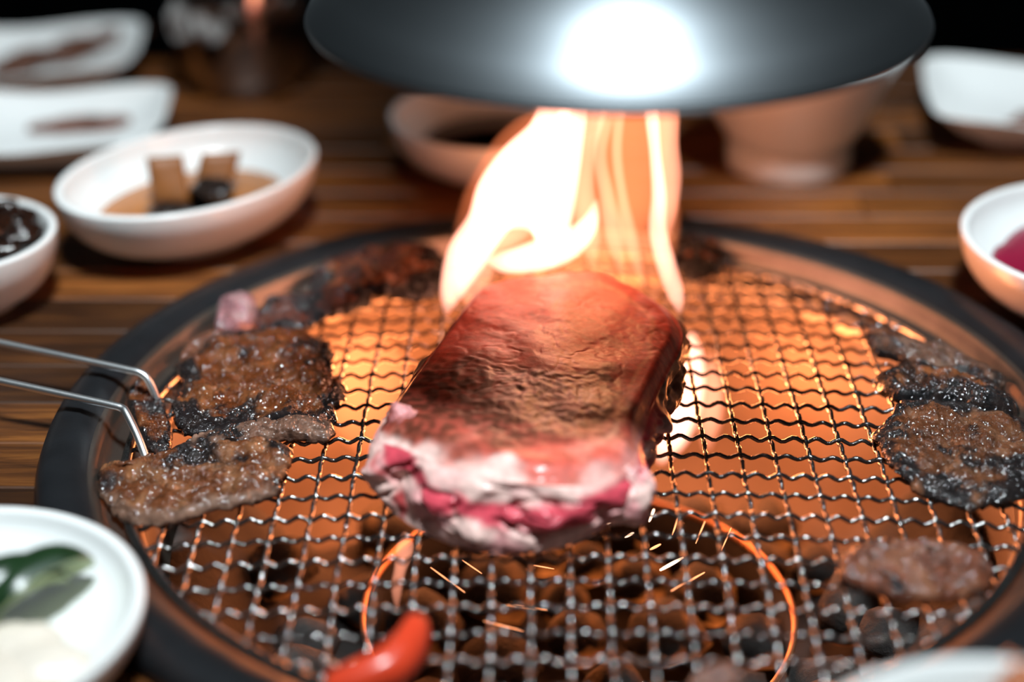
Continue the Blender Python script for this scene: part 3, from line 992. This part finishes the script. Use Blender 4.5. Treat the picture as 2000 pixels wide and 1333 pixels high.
def bowl(name, label, cx, cy, R, h, foot, fh=0.35, rx=1.0, ry=1.0, rot=0.0, th=0.28, group='white dishes on the table', cat='bowl'):
    V, F = lathe(bowl_profile(R, h, foot, fh, th), 96, cx, cy, rx, ry, rot)
    return tag(mk(name, V, F, M['porcelain'], origin=(cx, cy, 0)), label, cat, group)


def disc(name, label, cat, cx, cy, R, z, mat, rx=1.0, ry=1.0, rot=0.0, wob=0.0, seed=0, th=0.12, n=64):
    V, F = [], []
    ca, sa = math.cos(rot), math.sin(rot)
    prof = [(0.35, 0), (0.6, 0.0), (0.9, -0.005), (0.97, -0.02), (1.0, -0.06), (0.96, -th), (0.35, -th)]
    for k in range(n):
        a = 2 * PI * k / n
        q = 1 + wob * fbm((math.cos(a), math.sin(a), seed), 3, 1.2, seed)
        for (r, dz) in prof:
            x, y = R * r * q * rx * math.cos(a), R * r * q * ry * math.sin(a)
            V.append((cx + x * ca - y * sa, cy + x * sa + y * ca, z + dz))
    m = len(prof)
    for k in range(n):
        k2 = (k + 1) % n
        for j in range(m - 1):
            F.append((k * m + j, k2 * m + j, k2 * m + j + 1, k * m + j + 1))
    F.append(tuple(k * m for k in range(n)))
    F.append(tuple(k * m + m - 1 for k in range(n))[::-1])
    return tag(mk(name, V, F, mat, origin=(cx, cy, z)), label, cat)


# oval bowl, left
OB = (-14.15, 14.8, math.radians(50))
bowl('oval_bowl', 'white oval bowl of brown broth with two fish cake squares', OB[0], OB[1], 4.62, 2.7, 2.3, 0.3, 1.14, 0.87, OB[2], 0.3)
disc('broth', 'brown broth in the white oval bowl', 'broth', OB[0], OB[1], 3.35, 1.35, M['broth'], 1.14, 0.87, OB[2])


def plank(name, label, cat, corners, th, mat):
    """a bent slab: corners are four world points; thickness along its normal"""
    a, b, c, d = [Vector(p) for p in corners]
    nrm = (b - a).cross(d - a).normalized()
    n = 10
    V, F = [], []
    for s in (1, -1):
        for i in range(n + 1):
            for j in range(n + 1):
                u, v = i / n, j / n
                p = a.lerp(b, u).lerp(d.lerp(c, u), v)
                p = p + nrm * (s * th / 2 * (1 - 0.5 * max(abs(2 * u - 1), abs(2 * v - 1)) ** 8) + 0.08 * math.sin(u * 3 + v * 2))
                V.append(p)
    m = (n + 1) ** 2
    for i in range(n):
        for j in range(n):
            q = (i * (n + 1) + j, (i + 1) * (n + 1) + j, (i + 1) * (n + 1) + j + 1, i * (n + 1) + j + 1)
            F.append(q)
            F.append(tuple(k + m for k in q[::-1]))
    rim = [i * (n + 1) for i in range(n + 1)] + [n * (n + 1) + j for j in range(1, n + 1)] + [i * (n + 1) + n for i in range(n - 1, -1, -1)] + [j for j in range(n - 1, 0, -1)]
    for k in range(len(rim)):
        k2 = (k + 1) % len(rim)
        F.append((rim[k], rim[k] + m, rim[k2] + m, rim[k2]))
    ctr = (a + b + c + d) / 4
    return tag(mk(name, V, F, mat, origin=tuple(ctr)), label, cat)


yb = at(330, 395, 1.5).y
plank('fish_cake', 'tan fish cake square standing at the left in the oval bowl', 'fish cake',
      [aty(300, 400, yb), aty(372, 398, yb), aty(355, 303, yb + 0.7), aty(288, 308, yb + 0.7)], 0.45, M['fishcake'])
yb = at(410, 372, 1.5).y
plank('fish_cake', 'tan fish cake square leaning right in the oval bowl, above the mushroom', 'fish cake',
      [aty(375, 385, yb), aty(450, 380, yb), aty(468, 296, yb + 0.7), aty(395, 300, yb + 0.7)], 0.45, M['fishcake'])
p = at(422, 358, 1.9)
tag(lump('mushroom', (p.x, p.y - 0.5, 1.85), 0.85, 3, M['mushroom'], (1.0, 0.8, 0.5), 4, 0.3, None, False), 'glossy black mushroom piece in front of the right fish cake', 'mushroom')
p = at(345, 395, 1.5)
tag(lump('mushroom', (p.x, p.y - 0.6, 1.4), 0.7, 9, M['mushroom'], (1.2, 0.7, 0.4), 4, 0.4, None, False), 'dark mushroom scrap at the foot of the left fish cake', 'mushroom')

# soy bowl behind the flame
bowl('sauce_bowl', 'white bowl of dark soy sauce behind the flame', -2.9, 21.2, 4.35, 2.6, 2.0, 0.3)
disc('soy_sauce', 'dark soy sauce in the bowl behind the flame', 'sauce', -2.7, 21.0, 3.2, 1.5, M['soy'])

# tall footed bowl
fb = tag(empty('footed_bowl', (9.1, 22.2, 0)), 'tall white footed bowl standing right of the flame', 'bowl', 'white dishes on the table')
V, F = lathe([(0.01, 1.02), (2.2, 1.02), (2.3, 1.08), (2.42, 1.2), (2.68, 1.42), (3.0, 1.9), (3.4, 2.8), (3.8, 3.8), (4.25, 4.75), (4.4, 5.05), (4.35, 5.12), (4.2, 5.1),
              (4.0, 4.7), (3.5, 3.7), (3.0, 2.6), (2.4, 1.8), (0.01, 1.5)], 96, 9.1, 22.2)
mk('bowl_body', V, F, M['porcelain'], fb)
V, F = lathe([(2.0, 1.02), (2.05, 0.05), (2.12, 0.0), (2.5, 0.0), (2.56, 0.10), (2.54, 0.84), (2.45, 0.98), (2.3, 1.04), (2.0, 1.02)], 96, 9.1, 22.2)
mk('foot_ring', V, F, M['porcelain'], fb)
disc('stew', 'orange brown stew filling the tall footed bowl', 'stew', 9.1, 22.2, 3.72, 4.3, M['stew'], wob=0.05, seed=4)

# bowl of crimson sauce, right edge
bowl('sauce_bowl', 'white bowl with crimson sauce at the right edge', 18.2, 8.6, 5.1, 2.7, 2.6, 0.3)
disc('crimson_sauce', 'crimson sauce pooled in the right edge bowl', 'sauce', 18.2, 8.5, 3.95, 1.75, M['redsauce'], wob=0.18, seed=2)

# left bowl of braised pieces
bowl('side_dish_bowl', 'small white bowl heaped with dark braised pieces at the left edge', -21.1, 9.0, 3.4, 2.6, 1.8, 0.3)
rb = random.Random(5)
k = 0
for lay, (nn, rr, zz) in enumerate([(11, 2.35, 2.35), (8, 1.7, 3.0), (5, 1.0, 3.7), (2, 0.4, 4.4)]):
    for i in range(nn):
        a = 2 * PI * i / nn + lay * 0.5
        o = lump('braised_piece', (-21.1 + rr * math.cos(a), 9.0 + rr * math.sin(a), zz + rb.uniform(-0.1, 0.15)), rb.uniform(0.5, 0.68), k + 40, M['braise'], (1.2, 0.75, 0.7), 3, 0.35, None, False)
        tag(o, 'dark glossy braised piece in the heap in the left bowl', 'side dish', 'braised pieces in the left bowl')
        k += 1


# square plates
def square_plate(label, cx, cy, rx, ry, rot, h):
    def corner(a, r, z):
        return 0.35 * (abs(math.sin(2 * a)) ** 2) * smooth01(0.55, 1.0, r)
    prof = [(0.01, 0.25), (0.5, 0.25), (0.52, 0.0), (0.6, 0.0), (0.64, 0.25), (0.82, h * 0.45), (0.985, h * 0.94), (1.0, h), (0.975, h + 0.02), (0.94, h * 0.9), (0.80, h * 0.45 + 0.18), (0.62, 0.5), (0.01, 0.46)]
    V, F = lathe(prof, 128, cx, cy, rx, ry, rot, 9.0, corner)
    return tag(mk('square_plate', V, F, M['porcelain'], origin=(cx, cy, 0)), label, 'plate', 'square white plates')


square_plate('square white plate with a streak of brown sauce behind the oval bowl', -22.9, 23.5, 5.9, 3.8, 0.06, 1.35)
square_plate('farthest square white plate at the upper left, holding dark leftovers', -26.3, 32.2, 6.3, 3.9, 0.1, 1.6)
square_plate('square white plate at the upper right edge', 21.4, 26.1, 5.9, 4.4, -0.12, 1.5)
disc('sauce_streak', 'brown sauce streak on the near left square plate', 'sauce', *at(185, 236, 0.72).xy, 2.7, 0.72, M['residue'], 1.0, 0.38, 0.25, 0.3, 5, 0.18)
disc('sauce_stain', 'faint brown stain of sauce on the right square plate', 'sauce', 21.6, 25.6, 2.6, 0.70, M['residue'], 1.0, 0.4, -0.1, 0.4, 8, 0.18)
for k, (x, y_, lb) in enumerate([(*at(225, 72, 1.1).xy, 'dark grilled leftover strip at the right on the farthest plate'), (*at(140, 92, 1.1).xy, 'dark grilled leftover strip in the middle of the farthest plate'), (*at(50, 112, 1.1).xy, 'dark grilled leftover strip at the left on the farthest plate')]):
    o = lump('leftover_strip', (x, y_, 0.95), 1.35, 70 + k, M['leftover'], (1.35, 0.65, 0.42), 3, 0.35, None, False)
    tag(o, lb, 'leftover')

# plate of pickles, bottom left
bowl('pickle_plate', 'white round dish of green and pale pickles at the lower left', -14.9, -11.6, 4.55, 2.0, 2.5, 0.3, th=0.3)


def wedge(name, label, c, L, r, rot, tilt, skin, flesh, cat):
    """a half-round slice: rounded skin below, flat flesh face above"""
    e = tag(empty(name, c), label, cat)
    V, F = [], []
    n, m = 24, 14
    R3 = Matrix.Rotation(rot, 3, 'Z') @ Matrix.Rotation(tilt, 3, 'X')
    for i in range(n + 1):
        u = -1 + 2 * i / n
        q = r * math.sqrt(max(0.0, 1 - abs(u) ** 3)) + 0.02
        for j in range(m + 1):
            a = PI + PI * j / m
            V.append(Vector(c) + R3 @ Vector((u * L, q * math.cos(a), q * math.sin(a) + 0.35 * u * u * r)))
    for i in range(n):
        for j in range(m):
            F.append((i * (m + 1) + j, (i + 1) * (m + 1) + j, (i + 1) * (m + 1) + j + 1, i * (m + 1) + j + 1))
    mk('rind', V, F, skin, e)
    V2, F2 = [], []
    for i in range(n + 1):
        V2.append(V[i * (m + 1)]); V2.append((V[i * (m + 1)] + V[i * (m + 1) + m]) / 2 + R3 @ Vector((0, 0, 0.06))); V2.append(V[i * (m + 1) + m])
    for i in range(n):
        F2.append((i * 3, i * 3 + 1, i * 3 + 4, i * 3 + 3)); F2.append((i * 3 + 1, i * 3 + 2, i * 3 + 5, i * 3 + 4))
    mk('flesh', V2, F2, flesh, e)
    return e


p = at(75, 1150, 1.7)
wedge('cucumber_slice', 'dark green cucumber wedge nearest the dish rim', (p.x, p.y, 1.85), 1.5, 0.8, 0.9, 2.3, M['green'], M['greenin'], 'cucumber')
p = at(12, 1160, 1.7)
wedge('cucumber_slice', 'dark green cucumber wedge cut by the left picture edge', (p.x, p.y, 1.9), 1.5, 0.75, 0.5, 2.4, M['green'], M['greenin'], 'cucumber')
for k, (px, py, z, r, lb) in enumerate([(40, 1255, 1.3, 0.9, 'pale radish piece behind the others in the pickle dish'), (85, 1300, 1.3, 1.0, 'pale radish piece nearest the front of the pickle dish'), (10, 1330, 1.3, 0.95, 'pale radish piece at the lower left picture corner')]):
    p = at(px, py, z)
    tag(lump('radish_piece', (p.x, p.y, z - 0.1), r, 90 + k, M['pale'], (1.1, 0.8, 0.5), 3, 0.25, None, False), lb, 'radish')

# bowl at the lower right
bowl('rice_bowl', 'white bowl rim at the lower right corner, nearest the camera', 7.9, -20.1, 4.5, 4.0, 2.3, 0.5)
p = at(1996, 1322, 3.9)
tag(lump('kimchi_piece', (p.x, p.y + 0.15, 3.15), 0.8, 99, M['stew'], (1.1, 0.7, 1.2), 3, 0.35, None, False), 'reddish morsel at the edge of the lower right bowl', 'side dish')

# dark jug, its belly rounded so that it mirrors the flame
JX, JY = -15.0, 32.6
cup = tag(empty('jug', (JX, JY, 0)), 'dark shiny jug at the back left, rounded to catch orange reflections', 'jug')
V, F = lathe([(0.01, 0.0), (2.5, 0.0), (2.7, 0.12), (3.1, 1.2), (3.4, 2.8), (3.42, 4.2), (3.2, 5.8), (2.8, 7.2), (2.45, 8.2), (2.3, 9.0), (2.4, 9.6), (2.55, 9.9), (2.45, 9.95), (2.25, 9.5),
              (2.15, 8.9), (2.3, 8.1), (2.65, 7.1), (3.05, 5.7), (3.25, 4.2), (3.2, 2.8), (2.9, 1.2), (0.01, 0.5)], 72, JX, JY)
mk('jug_body', V, F, M['cup'], cup)
V, F = lathe([(0.01, 0.55), (2.85, 1.25), (3.15, 2.8), (3.2, 4.2), (3.0, 5.7), (2.9, 6.0), (0.01, 6.0)], 64, JX, JY)
mk('drink', V, F, M['drink'], cup)
